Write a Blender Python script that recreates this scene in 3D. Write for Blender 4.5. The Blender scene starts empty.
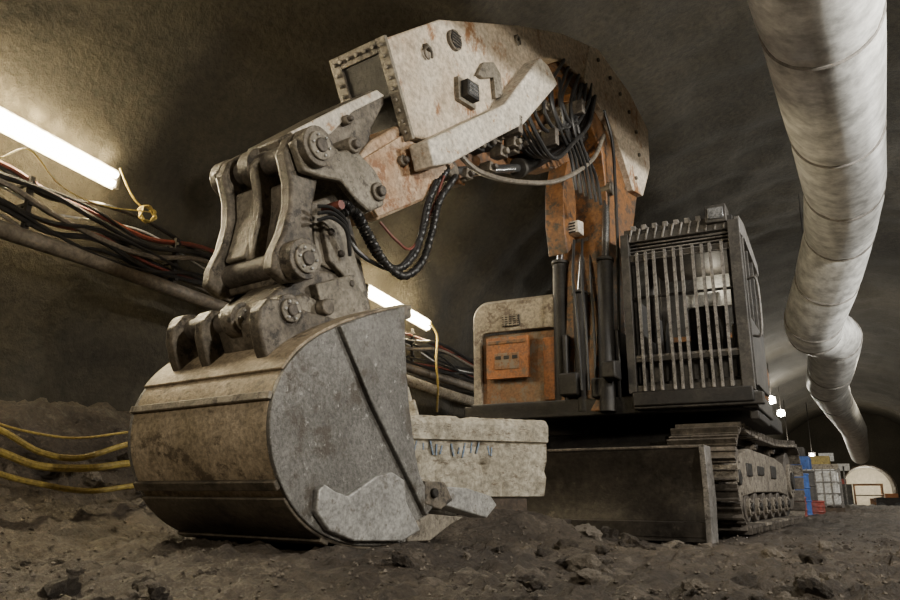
import bpy, bmesh, math, random
from mathutils import Vector, Matrix, noise
random.seed(7)
# ------------------------------------------------------------------ camera
CAM=Vector((0,0,0.5)); FPX=750.0
PITCH=math.radians(14.22); YAW=math.radians(27.62)
cp,sp,cy,sy=math.cos(PITCH),math.sin(PITCH),math.cos(YAW),math.sin(YAW)
def ray(u,v):
    R=(u-450)/FPX; up=-(v-300)/FPX
    F=cp-up*sp; H=sp+up*cp
    return Vector((R*cy-F*sy, R*sy+F*cy, H))
def on_plane(u,v,p0,n):
    r=ray(u,v); t=n.dot(p0-CAM)/n.dot(r); return CAM+r*t
def onX(u,v,X): return on_plane(u,v,Vector((X,0,0)),Vector((1,0,0)))
def onY(u,v,Y): return on_plane(u,v,Vector((0,Y,0)),Vector((0,1,0)))
cd=bpy.data.cameras.new("camera"); cam=bpy.data.objects.new("camera",cd)
bpy.context.collection.objects.link(cam)
cd.sensor_width=36; cd.lens=FPX/900*36; cd.clip_end=300
cam.location=CAM; cam.rotation_euler=(math.pi/2+PITCH,0,YAW)
bpy.context.scene.camera=cam
# ------------------------------------------------------------------ materials
def col(c): return (c[0],c[1],c[2],1)
def dirty(name,a,b,scale=3.0,rough=.7,metal=0.0,bump=.3,fine=25.0,lo=.4,hi=.62,c3=None,bdist=.02,streak=1.0,t3=.56,spk=None):
    m=bpy.data.materials.new(name); m.use_nodes=True
    nt=m.node_tree; N=nt.nodes; L=nt.links
    bs=N["Principled BSDF"]; tc=N.new("ShaderNodeTexCoord")
    n1=N.new("ShaderNodeTexNoise"); n1.inputs["Scale"].default_value=scale; n1.inputs["Detail"].default_value=8; n1.inputs["Roughness"].default_value=.65
    L.new(tc.outputs["Object"],n1.inputs["Vector"])
    r=N.new("ShaderNodeValToRGB"); r.color_ramp.elements[0].position=lo; r.color_ramp.elements[1].position=hi
    r.color_ramp.elements[0].color=col(a); r.color_ramp.elements[1].color=col(b)
    L.new(n1.outputs["Fac"],r.inputs["Fac"])
    n2=N.new("ShaderNodeTexNoise"); n2.inputs["Scale"].default_value=fine; n2.inputs["Detail"].default_value=6; n2.inputs["Roughness"].default_value=.7
    L.new(tc.outputs["Object"],n2.inputs["Vector"])
    r2=N.new("ShaderNodeValToRGB"); r2.color_ramp.elements[0].position=.35; r2.color_ramp.elements[1].position=.65
    r2.color_ramp.elements[0].color=(.5,.5,.5,1); r2.color_ramp.elements[1].color=(1.15,1.15,1.15,1)
    L.new(n2.outputs["Fac"],r2.inputs["Fac"])
    mx=N.new("ShaderNodeMix"); mx.data_type='RGBA'; mx.blend_type='MULTIPLY'; mx.inputs["Factor"].default_value=1
    L.new(r.outputs["Color"],mx.inputs["A"]); L.new(r2.outputs["Color"],mx.inputs["B"])
    out=mx.outputs["Result"]
    def layer(out,c,sc,t,w,loc,st):
        n3=N.new("ShaderNodeTexNoise"); n3.inputs["Scale"].default_value=sc; n3.inputs["Detail"].default_value=10; n3.inputs["Roughness"].default_value=.75
        mp=N.new("ShaderNodeMapping"); mp.inputs["Location"].default_value=loc; mp.inputs["Scale"].default_value=(1,1,st); L.new(tc.outputs["Object"],mp.inputs["Vector"]); L.new(mp.outputs["Vector"],n3.inputs["Vector"])
        r3=N.new("ShaderNodeValToRGB"); r3.color_ramp.elements[0].position=t; r3.color_ramp.elements[1].position=t+w
        r3.color_ramp.elements[0].color=(0,0,0,1); r3.color_ramp.elements[1].color=(1,1,1,1)
        L.new(n3.outputs["Fac"],r3.inputs["Fac"])
        m3=N.new("ShaderNodeMix"); m3.data_type='RGBA'; L.new(r3.outputs["Color"],m3.inputs["Factor"])
        L.new(out,m3.inputs["A"]); m3.inputs["B"].default_value=col(c); return m3.outputs["Result"]
    if c3 is not None: out=layer(out,c3,scale*2.2,t3,.07,(7,3,5),streak)
    if spk is not None: out=layer(out,spk,22,.60,.05,(2,9,1),.6)
    L.new(out,bs.inputs["Base Color"])
    bs.inputs["Roughness"].default_value=rough; bs.inputs["Metallic"].default_value=metal
    ad=N.new("ShaderNodeMath"); ad.operation='ADD'; L.new(n1.outputs["Fac"],ad.inputs[0]); L.new(n2.outputs["Fac"],ad.inputs[1])
    bp=N.new("ShaderNodeBump"); bp.inputs["Strength"].default_value=bump; bp.inputs["Distance"].default_value=bdist
    L.new(ad.outputs[0],bp.inputs["Height"]); L.new(bp.outputs["Normal"],bs.inputs["Normal"])
    return m
def emis(name,c,s):
    m=bpy.data.materials.new(name); m.use_nodes=True; b=m.node_tree.nodes["Principled BSDF"]
    b.inputs["Base Color"].default_value=col(c); b.inputs["Emission Color"].default_value=col(c); b.inputs["Emission Strength"].default_value=s
    return m
m_cream=dirty("boom_paint",(.48,.38,.27),(.66,.57,.45),1.3,.55,0,.2,18,c3=(.24,.115,.045),streak=.6,t3=.56)
m_ledge=dirty("ledge_paint",(.55,.49,.40),(.70,.64,.54),3,.55,0,.2,20,c3=(.30,.18,.09),t3=.57)
m_stick=dirty("stick_paint",(.40,.25,.14),(.52,.40,.28),2.5,.6,0,.2,20,c3=(.22,.10,.04),t3=.52)
m_orange=dirty("orange_paint",(.23,.095,.024),(.13,.065,.028),3,.55,0,.2,20,c3=(.045,.033,.024),t3=.51)  # orange darkened overall in place of shadow on the boom knee
m_orange_b=dirty("panel_orange",(.36,.125,.03),(.26,.105,.04),3,.6,0,.1,30,c3=(.13,.085,.055),t3=.53)
m_obody=dirty("grimy_orange_body",(.24,.10,.035),(.20,.12,.06),3,.6,0,.2,30,c3=(.17,.135,.095),t3=.49)
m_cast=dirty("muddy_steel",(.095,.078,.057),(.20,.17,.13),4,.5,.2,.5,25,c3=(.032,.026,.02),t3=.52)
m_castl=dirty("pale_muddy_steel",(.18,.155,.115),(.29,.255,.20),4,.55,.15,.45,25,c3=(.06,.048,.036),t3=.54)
m_bucket=dirty("bucket_steel",(.15,.142,.128),(.26,.25,.23),1.6,.42,.3,.45,40,c3=(.08,.068,.053),t3=.53,spk=(.42,.41,.38))
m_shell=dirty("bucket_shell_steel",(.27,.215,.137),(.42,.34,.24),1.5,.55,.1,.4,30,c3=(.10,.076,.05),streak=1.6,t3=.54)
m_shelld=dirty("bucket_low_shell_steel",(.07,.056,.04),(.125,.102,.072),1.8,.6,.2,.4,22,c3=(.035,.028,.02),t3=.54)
m_bare=dirty("worn_steel",(.40,.39,.37),(.56,.55,.52),5,.38,.4,.25,30,c3=(.20,.18,.155),t3=.56)
m_dark=dirty("dark_steel",(.013,.011,.010),(.03,.026,.021),3,.6,.2,.3,25)
m_frame=dirty("cab_guard_paint",(.034,.031,.027),(.075,.067,.058),5,.6,.2,.2,30)
m_bar=dirty("guard_bar_steel",(.15,.14,.128),(.27,.25,.23),6,.5,.3,.15,30,c3=(.055,.048,.04),t3=.54)
m_grey=dirty("grey_cover",(.25,.21,.15),(.36,.305,.22),2.5,.6,0,.2,20,c3=(.11,.08,.055),t3=.53)
m_track=dirty("track_steel",(.07,.059,.048),(.155,.132,.108),5,.6,.3,.4,30)
m_mudcake=dirty("mud_caked_frame",(.18,.152,.115),(.30,.262,.207),5,.75,0,.8,18,c3=(.07,.056,.043),bdist=.05,t3=.52)
m_blade=dirty("blade_steel",(.032,.027,.022),(.058,.049,.04),2,.45,.3,.3,15,c3=(.09,.076,.06),t3=.60)
m_rubber=dirty("black_rubber",(.012,.012,.013),(.03,.028,.026),6,.38,0,.1,40)
m_rod=dirty("chrome_rod",(.5,.5,.5),(.33,.32,.31),5,.2,.9,.05,40)
m_rock=dirty("shotcrete",(.021,.0178,.0115),(.045,.038,.0255),.35,.9,0,.6,9.0,lo=.35,hi=.65,bdist=.06)
m_mud=dirty("wet_mud",(.056,.042,.030),(.115,.090,.065),1.6,.65,0,1.0,26,c3=(.17,.14,.107),bdist=.05,t3=.57)
m_stone=dirty("loose_stone",(.11,.092,.07),(.20,.17,.135),6,.8,0,.6,25)
m_conc=dirty("old_concrete",(.36,.32,.245),(.56,.51,.41),3,.85,0,.6,20,c3=(.16,.125,.088),t3=.55,streak=3)
m_lining=dirty("lining_concrete",(.55,.52,.45),(.68,.64,.56),3,.85,0,.3,20)
m_wood=dirty("timber",(.05,.035,.023),(.085,.06,.04),5,.8,0,.5,25)
m_duct=dirty("duct_fabric",(.76,.75,.71),(.84,.83,.79),.8,.42,0,.2,3,bdist=.02)
m_seam=dirty("duct_seam",(.24,.22,.2),(.32,.3,.27),3,.7,0,.2,10)
m_glass=dirty("tinted_glass",(.02,.02,.02),(.03,.03,.03),3,.1,0,.0,10)
m_pale=dirty("cab_painted_backlight",(.38,.38,.36),(.5,.49,.47),3,.35,0,.1,20)
m_white=dirty("white_plastic",(.65,.64,.60),(.75,.74,.7),3,.5,0,.1,20)
m_blue=dirty("blue_paint",(.02,.07,.26),(.04,.11,.34),4,.5,0,.1,20)
m_red=dirty("red_paint",(.28,.04,.025),(.18,.04,.03),4,.5,0,.1,20)
m_redc=dirty("red_cable_rubber",(.13,.03,.018),(.18,.045,.03),4,.5,0,.1,20)
m_yel=dirty("yellow_rubber",(.40,.30,.07),(.30,.22,.06),6,.5,0,.1,30)
m_pipe=dirty("galvanised_pipe",(.17,.145,.11),(.25,.215,.17),3,.5,.2,.2,20)
m_tube=emis("lamp_tube_glow",(1,.88,.60),80)
m_spot=emis("flood_glow",(1,.96,.85),150)
m_lens=dirty("lamp_lens",(.10,.10,.10),(.2,.2,.2),20,.2,0,.1,40)
m_bluespray=dirty("blue_spray",(.14,.21,.31),(.22,.28,.36),20,.8,0,.1,60,c3=(.36,.33,.26),t3=.53)
# ------------------------------------------------------------------ mesh kit
ORG={}
def catmull(pts,n=8):
    P=[Vector(p) for p in pts]
    if len(P)<3: return P
    P=[P[0]*2-P[1]]+P+[P[-1]*2-P[-2]]; out=[]
    for i in range(1,len(P)-2):
        a,b,c,d=P[i-1],P[i],P[i+1],P[i+2]
        for k in range(n):
            t=k/n
            out.append(.5*((2*b)+(c-a)*t+(2*a-5*b+4*c-d)*t*t+(3*b-a-3*c+d)*t**3))
    out.append(P[-2]); return out
class M:
    def __init__(s): s.v=[];s.f=[];s.m=[];s.mats=[]
    def mi(s,mat):
        if mat not in s.mats: s.mats.append(mat)
        return s.mats.index(mat)
    def add(s,vs,fs,mat):
        o=len(s.v); s.v+= [Vector(x) for x in vs]; k=s.mi(mat)
        for f in fs: s.f.append([i+o for i in f]); s.m.append(k)
        return s
    def prism(s,A,B,mat):
        n=len(A); fs=[list(range(n))[::-1],[i+n for i in range(n)]]
        for i in range(n): j=(i+1)%n; fs.append([i,j,j+n,i+n])
        return s.add(list(A)+list(B),fs,mat)
    def box(s,c,sz,mat,R=None):
        c=Vector(c); hx,hy,hz=[q/2 for q in sz]
        vs=[Vector((x,y,z)) for x in(-hx,hx) for y in(-hy,hy) for z in(-hz,hz)]
        if R is not None: vs=[R@q for q in vs]
        return s.add([c+q for q in vs],[(0,1,3,2),(4,6,7,5),(0,4,5,1),(2,3,7,6),(0,2,6,4),(1,5,7,3)],mat)
    def cyl(s,p,q,r,mat,seg=20,r2=None):
        p=Vector(p);q=Vector(q);d=(q-p).normalized(); a=d.orthogonal().normalized(); b=d.cross(a)
        r2=r if r2 is None else r2
        A=[p+(a*math.cos(t)+b*math.sin(t))*r for t in [2*math.pi*i/seg for i in range(seg)]]
        B=[q+(a*math.cos(t)+b*math.sin(t))*r2 for t in [2*math.pi*i/seg for i in range(seg)]]
        return s.prism(A,B,mat)
    def tube(s,pts,r,mat,seg=8,radii=None,n=8,smooth=True):
        P=catmull(pts,n) if smooth else [Vector(p) for p in pts]
        N=len(P); up=None; vs=[];fs=[]
        for i,p in enumerate(P):
            d=(P[min(i+1,N-1)]-P[max(i-1,0)]).normalized()
            if up is None: up=d.orthogonal().normalized()
            up=(up-d*up.dot(d)).normalized(); b=d.cross(up)
            rr=radii(i/(N-1)) if radii else r
            for k in range(seg):
                t=2*math.pi*k/seg; vs.append(p+(up*math.cos(t)+b*math.sin(t))*rr)
        for i in range(N-1):
            for k in range(seg):
                j=(k+1)%seg; fs.append([i*seg+k,i*seg+j,(i+1)*seg+j,(i+1)*seg+k])
        fs.append(list(range(seg))[::-1]); fs.append([(N-1)*seg+k for k in range(seg)])
        return s.add(vs,fs,mat)
    def done(s,name,parent=None,bevel=0,smooth=True,label=None,cat=None,group=None,kind=None,angle=35):
        xs=[q.x for q in s.v];ys=[q.y for q in s.v];zs=[q.z for q in s.v]
        o=Vector(((min(xs)+max(xs))/2,(min(ys)+max(ys))/2,min(zs)))
        me=bpy.data.meshes.new(name); me.from_pydata([q-o for q in s.v],[],s.f)
        for mt in s.mats: me.materials.append(mt)
        me.polygons.foreach_set("material_index",s.m)
        bm=bmesh.new(); bm.from_mesh(me); bmesh.ops.recalc_face_normals(bm,faces=bm.faces); bm.to_mesh(me); bm.free()
        if smooth:
            me.polygons.foreach_set("use_smooth",[True]*len(me.polygons)); me.set_sharp_from_angle(angle=math.radians(angle))
        me.update()
        ob=bpy.data.objects.new(name,me); bpy.context.collection.objects.link(ob)
        ORG[ob.name]=o
        if parent is not None: ob.parent=parent; ob.location=o-ORG[parent.name]
        else: ob.location=o
        if bevel:
            md=ob.modifiers.new("bevel",'BEVEL'); md.width=bevel; md.segments=2; md.limit_method='ANGLE'; md.angle_limit=math.radians(40)
        tag(ob,label,cat,group,kind); return ob
def tag(ob,label=None,cat=None,group=None,kind=None):
    if label: ob["label"]=label
    if cat: ob["category"]=cat
    if group: ob["group"]=group
    if kind: ob["kind"]=kind
def empty(name,loc,label,cat):
    e=bpy.data.objects.new(name,None); bpy.context.collection.objects.link(e); e.location=loc; ORG[e.name]=Vector(loc)
    tag(e,label,cat); return e
class Frame:
    def __init__(s,o,f):
        s.o=Vector(o); s.f=Vector(f).normalized(); s.s=Vector((-s.f.y,s.f.x,0))
    def w(s,a,o,z): return s.o+s.f*a+s.s*o+Vector((0,0,z))
    def px(s,u,v,off):
        p=on_plane(u,v,s.o+s.s*off,s.s)-s.o; return (p.dot(s.f),p.z)
    def tr(s,pts,off): return [s.px(u,v,off) for u,v in pts]
    def pr(s,m,az,o1,o2,mat): return m.prism([s.w(a,o1,z) for a,z in az],[s.w(a,o2,z) for a,z in az],mat)
    def pin(s,m,az,o1,o2,r,mat,seg=24): return m.cyl(s.w(az[0],o1,az[1]),s.w(az[0],o2,az[1]),r,mat,seg)
B=Frame((-2.75,9.5,0),(-.158,-.9874,0))
# ------------------------------------------------------------------ ground
def sst(x,a,b):
    t=max(0,min(1,(x-a)/(b-a))); return t*t*(3-2*t)
def gh(x,y):
    n=noise.fractal(Vector((x*.55,y*.55,1.3)),1.0,2.0,4)*.06
    n2=abs(noise.fractal(Vector((x*2.3,y*2.3,5.1)),.8,2.1,5))*.075
    g=n+n2-.05
    if y<9:
        fd=1-sst(y,5.5,8.5)
        wx=x+.12*noise.noise(Vector((x*3,y*3,7))); wy=y+.12*noise.noise(Vector((x*3,y*3,17)))
        c=noise.noise(Vector((wx*5.5,wy*5.5,2)))
        g+=sst(c,.1,.4)*.032*fd
        c2=noise.noise(Vector((wx*12,wy*12,6)))
        g+=sst(c2,.0,.25)*.018*fd
        g+=abs(noise.noise(Vector((x*13,y*13,4))))*.026+abs(noise.noise(Vector((x*27,y*27,2))))*.018
    g+=.13*math.exp(-((x+3.5)**2/3.2+(y-4.2)**2/3.0))
    g+=.40*math.exp(-(((x+3.25)*.8-(y-6.95)*.55)**2/.30+((x+3.25)*.55+(y-6.95)*.8)**2/1.1))
    d=-x
    g+=.33*sst(d,4.9,6.2)+1.05*sst(d,6.1,7.7)*(1+.10*noise.noise(Vector((y*.7,3,x))))
    if d>5:
        g+=.15*sst(d,5,6.5)*abs(noise.fractal(Vector((x*2.6,y*2.6,8)),.5,2.2,5))+.03*sst(d,5.5,6.5)*sst(noise.noise(Vector((x*5,y*5,1))),0,.3)
    g+=.9*sst(x,5.5,8)
    if y>30: g-=1.55*(y-30)/60
    return g
def grid(xs,ys,fn):
    vs=[(x,y,fn(x,y)) for y in ys for x in xs]; nx=len(xs)
    fs=[(j*nx+i,j*nx+i+1,(j+1)*nx+i+1,(j+1)*nx+i) for j in range(len(ys)-1) for i in range(nx-1)]
    return vs,fs
ys=[-8+.5*i for i in range(18)]; y=1.0; st=.022
while y<90.5: ys.append(y); y+=st; st*=1.012
xs=[]; x=-8.6
while x<8.6:
    xs.append(x); x+= .026 if -5.0<x<1.5 else (.06 if x<-4.9 else .1)
v,f=grid(xs,ys,gh); g=M(); g.add(v,f,m_mud)
fl=g.done("floor",kind="structure",label="churned wet brown mud tunnel floor",angle=80)
# ------------------------------------------------------------------ tunnel shell
AX,BZ,CZ=7.8,7.0,1.5
def shell(th,y):
    n=.10*noise.fractal(Vector((math.cos(th)*6,y*.5,math.sin(th)*6)),1,2,3)+.14*abs(noise.fractal(Vector((math.cos(th)*3,y*.3,math.sin(th)*3+9)),1,2,4))
    rib=.03*math.sin(y*2*math.pi/1.3+th*2.5)
    k=1-(n+rib)/8
    return Vector((AX*math.cos(th)*k, y, CZ+BZ*math.sin(th)*k))
def strip(name,t0,t1,nt,lab):
    yy=[]; q=-8.0
    while q<92: yy.append(q); q+=.2 if q<25 else .8
    ths=[t0+(t1-t0)*i/nt for i in range(nt+1)]
    vs=[shell(t,q) for q in yy for t in ths]; n=nt+1
    fs=[(j*n+i,j*n+i+1,(j+1)*n+i+1,(j+1)*n+i) for j in range(len(yy)-1) for i in range(nt)]
    m=M(); m.add(vs,fs,m_rock); return m.done(name,kind="structure",label=lab,angle=80)
strip("wall_right",-.52,math.pi*.28,50,"rough dark sprayed concrete tunnel wall")
strip("ceiling",math.pi*.28,math.pi*.72,80,"arched dark sprayed concrete tunnel roof")
strip("wall_left",math.pi*.72,math.pi+.52,60,"rough dark sprayed concrete tunnel wall")
PX,PW,PZ0,PZ1=1.25,5.1,-1.55,3.1
def disc_wall(name,yq,hole=False):
    m=M()
    ring=[Vector((AX*1.02*math.cos(t),yq,CZ+BZ*1.02*math.sin(t))) for t in [-.55+(math.pi+1.1)*i/40 for i in range(41)]]
    if hole:
        inner=[Vector((PX+PW/2*math.cos(t),yq,PZ1-PW/2+PW/2*math.sin(t))) for t in [math.pi*i/36 for i in range(37)]]
        inner=[Vector((PX+PW/2,yq,PZ0-.3))]*2+inner+[Vector((PX-PW/2,yq,PZ0-.3))]*2
        vs=ring+inner; n=41
        m.add(vs,[(i,i+1,n+i+1,n+i) for i in range(40)],m_rock)
    else:
        m.add(ring,[list(range(41))],m_rock)
    return m.done(name,kind="structure",smooth=False,label="dark rock face closing the tunnel")
disc_wall("wall_back_added",-7.9)  # unseen wall added behind the camera to keep the light in
disc_wall("wall_end",90,True)
m=M()
def arch(w,dy): return [Vector((PX+w/2,90+dy,PZ0-.3))]+[Vector((PX+w/2*math.cos(t),90+dy,PZ1-PW/2+w/2*math.sin(t))) for t in [math.pi*i/24 for i in range(25)]]+[Vector((PX-w/2,90+dy,PZ0-.3))]
prof=arch(PW,0)
m.add(prof+[p+Vector((0,12,0)) for p in prof],[(i,i+1,len(prof)+i+1,len(prof)+i) for i in range(len(prof)-1)]+[[len(prof)+i for i in range(len(prof))]],m_lining)
for k in range(5):
    pa=arch(PW-.1,.3+k*2.0)
    for i in range(len(pa)-1): m.cyl(pa[i],pa[i+1],.12,m_frame if k else m_wood,6)
m.done("wall_portal",kind="structure",smooth=False,label="brightly lit arched concrete lining of a passage")
m=M(); m.box((PX,96,PZ0-.06),(PW,12,.1),m_mud); m.done("floor.001",kind="structure",smooth=False,label="passage floor")
m=M(); zo=PZ0
for s in(-1,1):
    for yy in(92,95): m.box((PX+s*1.3,yy,zo+1.3),(.18,.14,2.6),m_orange)
    m.box((PX+s*1.3,93.5,zo+1.6),(.12,3.2,.12),m_orange)
for yy in(92,95): m.box((PX,yy,zo+2.6),(2.8,.15,.2),m_orange); m.box((PX,yy,zo+1.5),(2.7,.08,.1),m_frame)
m.box((PX+.6,93,zo+.6),(1.1,1.2,1.2),m_orange)
m.done("formwork_gantry",label="dull orange steel gantry standing inside lit passage",cat="gantry")
# ------------------------------------------------------------------ EXCAVATOR
exc=empty("excavator",(-2.3,11,0.0),"muddy orange and cream crawler excavator with barred cab and bucket","excavator")
Ud=Vector((.0732,.9973,0)); Us=Vector((.9973,-.0732,0)); UO=Vector((-1.33,8.28,0))
def U(w,l,z): return UO+Us*w+Ud*l+Vector((0,0,z))
RU=Matrix.Rotation(-math.atan2(.0732,.9973),3,'Z')
m=M()
prof=[(.02,-.02),(.10,.2),(.13,.45),(.10,.7),(.0,.93),(.05,.95),(.17,.72),(.20,.45),(.17,.2),(.10,-.02)]
m.prism([U(-.06,l,z) for l,z in prof],[U(-3.05,l,z) for l,z in prof],m_blade)
m.box(U(-1.55,.05,.10),(2.98,.05,.16),m_blade,RU)
m.box(U(-1.55,.01,.945),(2.98,.06,.03),m_track,RU)
blade=m.done("dozer_blade",exc,bevel=.008,label="dark worn steel blade")
m=M()
ep=[(-.03,-.03),(.24,-.03),(.30,.4),(.22,.95),(-.04,.96),(.0,.5)]
m.prism([U(-.06,l,z) for l,z in ep],[U(-.0,l,z) for l,z in ep],m_bar); m.done("blade_end_plate",blade,bevel=.006)
for w in(-1.0,-2.1):
    m=M(); m.prism([U(w,.2,.15),U(w,.2,.6),U(w,1.8,.75),U(w,1.8,.45)],[U(w-.16,.2,.15),U(w-.16,.2,.6),U(w-.16,1.8,.75),U(w-.16,1.8,.45)],m_dark); m.done("blade_arm",blade)
m=M(); m.box(U(-1.5,3.1,.85),(1.9,3.4,.75),m_dark,RU); m.cyl(U(-1.5,3.0,1.0),U(-1.5,3.0,1.42),.95,m_dark,32)
m.done("undercarriage_frame",exc,bevel=.02)
def track(w0,w1):
    L0,L1,R,ZC=1.0,5.0,.54,.64
    m=M(); per=2*(L1-L0)+2*math.pi*R; n=56
    def pp(s):
        s%=per
        if s<L1-L0: return (L0+s,ZC+R-.07*math.sin(math.pi*s/(L1-L0)),0)
        s-=L1-L0
        if s<math.pi*R: a=s/R; return (L1+R*math.sin(a),ZC+R*math.cos(a),-a)
        s-=math.pi*R
        if s<L1-L0: return (L1-s,ZC-R,-math.pi)
        s-=L1-L0; a=s/R; return (L0-R*math.sin(a),ZC-R*math.cos(a),-math.pi-a)
    wc=(w0+w1)/2; W=abs(w1-w0); rq=random.Random(2)
    for i in range(n):
        l,z,a=pp(i*per/n)
        Rm=RU@Matrix.Rotation(a+rq.uniform(-.05,.05),3,'X')
        m.box(U(wc+rq.uniform(-.01,.01),l,z),(W,per/n*.9,.03),m_track if rq.random()<.7 else m_mudcake,Rm)
        m.box(U(wc,l,z)+Rm@Vector((0,-.06,.045)),(W,.022,.07),m_track,Rm)
        m.box(U(wc,l,z)+Rm@Vector((0,.04,.025)),(W,.016,.035),m_track,Rm)
        m.box(U(wc,l,z)+Rm@Vector((.14,0,-.06)),(.06,per/n*1.05,.09),m_dark,Rm)
        m.box(U(wc,l,z)+Rm@Vector((-.12,0,-.06)),(.06,per/n*1.05,.09),m_dark,Rm)
    t=m.done("crawler_track",exc,smooth=False,label="muddy steel crawler track with ribbed shoes")
    m=M(); wi=max(w0,w1)
    fp=[(L0+.15,.42),(L0+.1,.62),(L0+.35,.92),(L0+.9,1.0),(L1-1.3,.95),(L1-.6,.88),(L1-.35,.70),(L1-.40,.42),(L1-1.2,.47),(L0+1.1,.47)]
    m.prism([U(wi-.12,l,z) for l,z in fp],[U(wi-.42,l,z) for l,z in fp],m_mudcake)
    for k,(l,w_,h_) in enumerate(((.75,.30,.16),(1.5,.4,.12),(2.45,.36,.18))): m.box(U(wi-.115,L0+l,.74),(.03,w_,h_),m_dark,RU)
    m.done("track_frame",t,bevel=.02)
    def wheel(name,l,z,r,hub,mt=m_track):
        m=M(); m.cyl(U(wi-.42,l,z),U(wi-.14,l,z),r,mt,28); m.cyl(U(wi-.15,l,z),U(wi-.10,l,z),r*.6,m_mudcake,20); m.cyl(U(wi-.11,l,z),U(wi-.07,l,z),hub,m_dark,14)
        for k in range(6):
            a=k*math.pi/3; m.cyl(U(wi-.105,l+math.cos(a)*r*.45,z+math.sin(a)*r*.45),U(wi-.085,l+math.cos(a)*r*.45,z+math.sin(a)*r*.45),.018,m_track,6)
        m.done(name,t,bevel=.012)
    wheel("idler_wheel",L0,ZC,.45,.09); wheel("drive_sprocket",L1,ZC,.44,.13)
    for k in range(6): wheel("road_wheel",L0+.60+k*.56,.30,.175,.05)
    for k in range(2): wheel("carrier_roller",L0+1.2+k*1.3,1.04,.08,.03)
track(-.55,.20); track(-3.15,-2.40)
m=M()
m.box((-2.7,11.4,1.50),(3.5,4.6,.22),m_dark)
m.box((-1.55,9.6,1.55),(1.36,1.3,.18),m_dark)
m.box((-3.9,9.6,1.5),(1.3,1.0,.16),m_dark)
for xx in(-3.1,-2.42): m.box((xx,9.9,2.0),(.06,1.6,.9),m_dark)
m.box((-2.75,11.2,2.3),(.8,2.0,1.5),m_dark); m.box((-3.05,10.2,1.95),(.36,1.4,.8),m_dark)
deck=m.done("upper_deck",exc,bevel=.02)
m=M(); m.prism([Vector((x,12.2,z)) for x,z in((-4.4,1.5),(-1.0,1.5),(-.95,2.2),(-1.1,2.9),(-4.3,2.9),(-4.45,2.2))],[Vector((x,13.9,z)) for x,z in((-4.2,1.6),(-1.2,1.6),(-1.15,2.2),(-1.3,2.7),(-4.1,2.7),(-4.25,2.2))],m_orange)
m.done("counterweight",exc,bevel=.05)
x0,x1,yf,zb,zt=-4.53,-3.14,9.3,1.60,3.08
m=M()
def rr_(x0,x1,zb,zt,r1,r2,n=8):
    P=[(x0,zb)]
    for i in range(n+1): a=math.pi-(math.pi/2)*i/n; P.append((x0+r1+r1*math.cos(a),zt-r1+r1*math.sin(a)))
    for i in range(n+1): a=math.pi/2-(math.pi/2)*i/n; P.append((x1-r2+r2*math.cos(a),zt-r2+r2*math.sin(a)))
    P.append((x1,zb)); return P
O2=rr_(x0,x1,zb,zt,.24,.20); O=rr_(x0+.05,x1-.05,zb,zt-.06,.22,.18); I=rr_(x0+.14,x1-.10,zb,zt-.46,.10,.14)
n=len(O)
vs=[Vector((x,yf-.02,z)) for x,z in O]+[Vector((x,yf,z)) for x,z in I]+[Vector((x,yf+.08,z)) for x,z in O2]+[Vector((x,yf+.08,z)) for x,z in I]+[Vector((x,yf+2.8,z)) for x,z in O2]
fs=[(i,i+1,n+i+1,n+i) for i in range(n-1)]+[(i,2*n+i,2*n+i+1,i+1) for i in range(n-1)]+[(n+i,n+i+1,3*n+i+1,3*n+i) for i in range(n-1)]+[(2*n+i,4*n+i,4*n+i+1,2*n+i+1) for i in range(n-1)]
m.add(vs,fs,m_grey)
house=m.done("engine_housing",exc,bevel=0,label="grey-beige dented wrap-over equipment cover",angle=50)
m=M(); m.box(((x0+x1)/2+.02,yf+1.45,2.1),(x1-x0-.1,2.7,1.0),m_obody); m.box((x1-.22,yf+.04,2.06),(.24,.05,.85),m_orange_b); m.box((x1+.03,yf+.7,2.1),(.08,1.3,1.1),m_dark)
m.done("housing_body",house,bevel=.02,label="grimy orange body under the cover")
a=onY(487,380,yf-.03); b=onY(528,335,yf-.03)
m=M(); m.box(((a.x+b.x)/2,yf-.01,(a.z+b.z)/2),(b.x-a.x,.07,b.z-a.z),m_orange_b)
m.box(((a.x+b.x)/2,yf-.05,b.z-.07),(b.x-a.x-.06,.02,.05),m_orange)
m.box(((a.x+b.x)/2,yf-.055,(a.z+b.z)/2-.05),(.36,.012,.22),m_obody)
for dx in(-.12,.0,.12): m.box(((a.x+b.x)/2+dx,yf-.065,(a.z+b.z)/2+.0),(.08,.012,.05),m_dark)
m.done("access_panel",house,bevel=.012,label="dirty orange rectangular access panel")
a3=onY(503,327,yf-.02); b3=onY(519,314,yf-.02)
m=M(); m.box(((a3.x+b3.x)/2,yf-.02,(a3.z+b3.z)/2),(b3.x-a3.x,.04,b3.z-a3.z),m_dark)
for k in range(5): m.box(((a3.x+b3.x)/2,yf-.045,a3.z+(k+.5)*(b3.z-a3.z)/5),(b3.x-a3.x,.02,.012),m_grey)
for k in range(4): m.box((a3.x+(k+.5)*(b3.x-a3.x)/4,yf-.045,(a3.z+b3.z)/2),(.012,.02,b3.z-a3.z),m_grey)
m.done("air_vent",house)
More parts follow.
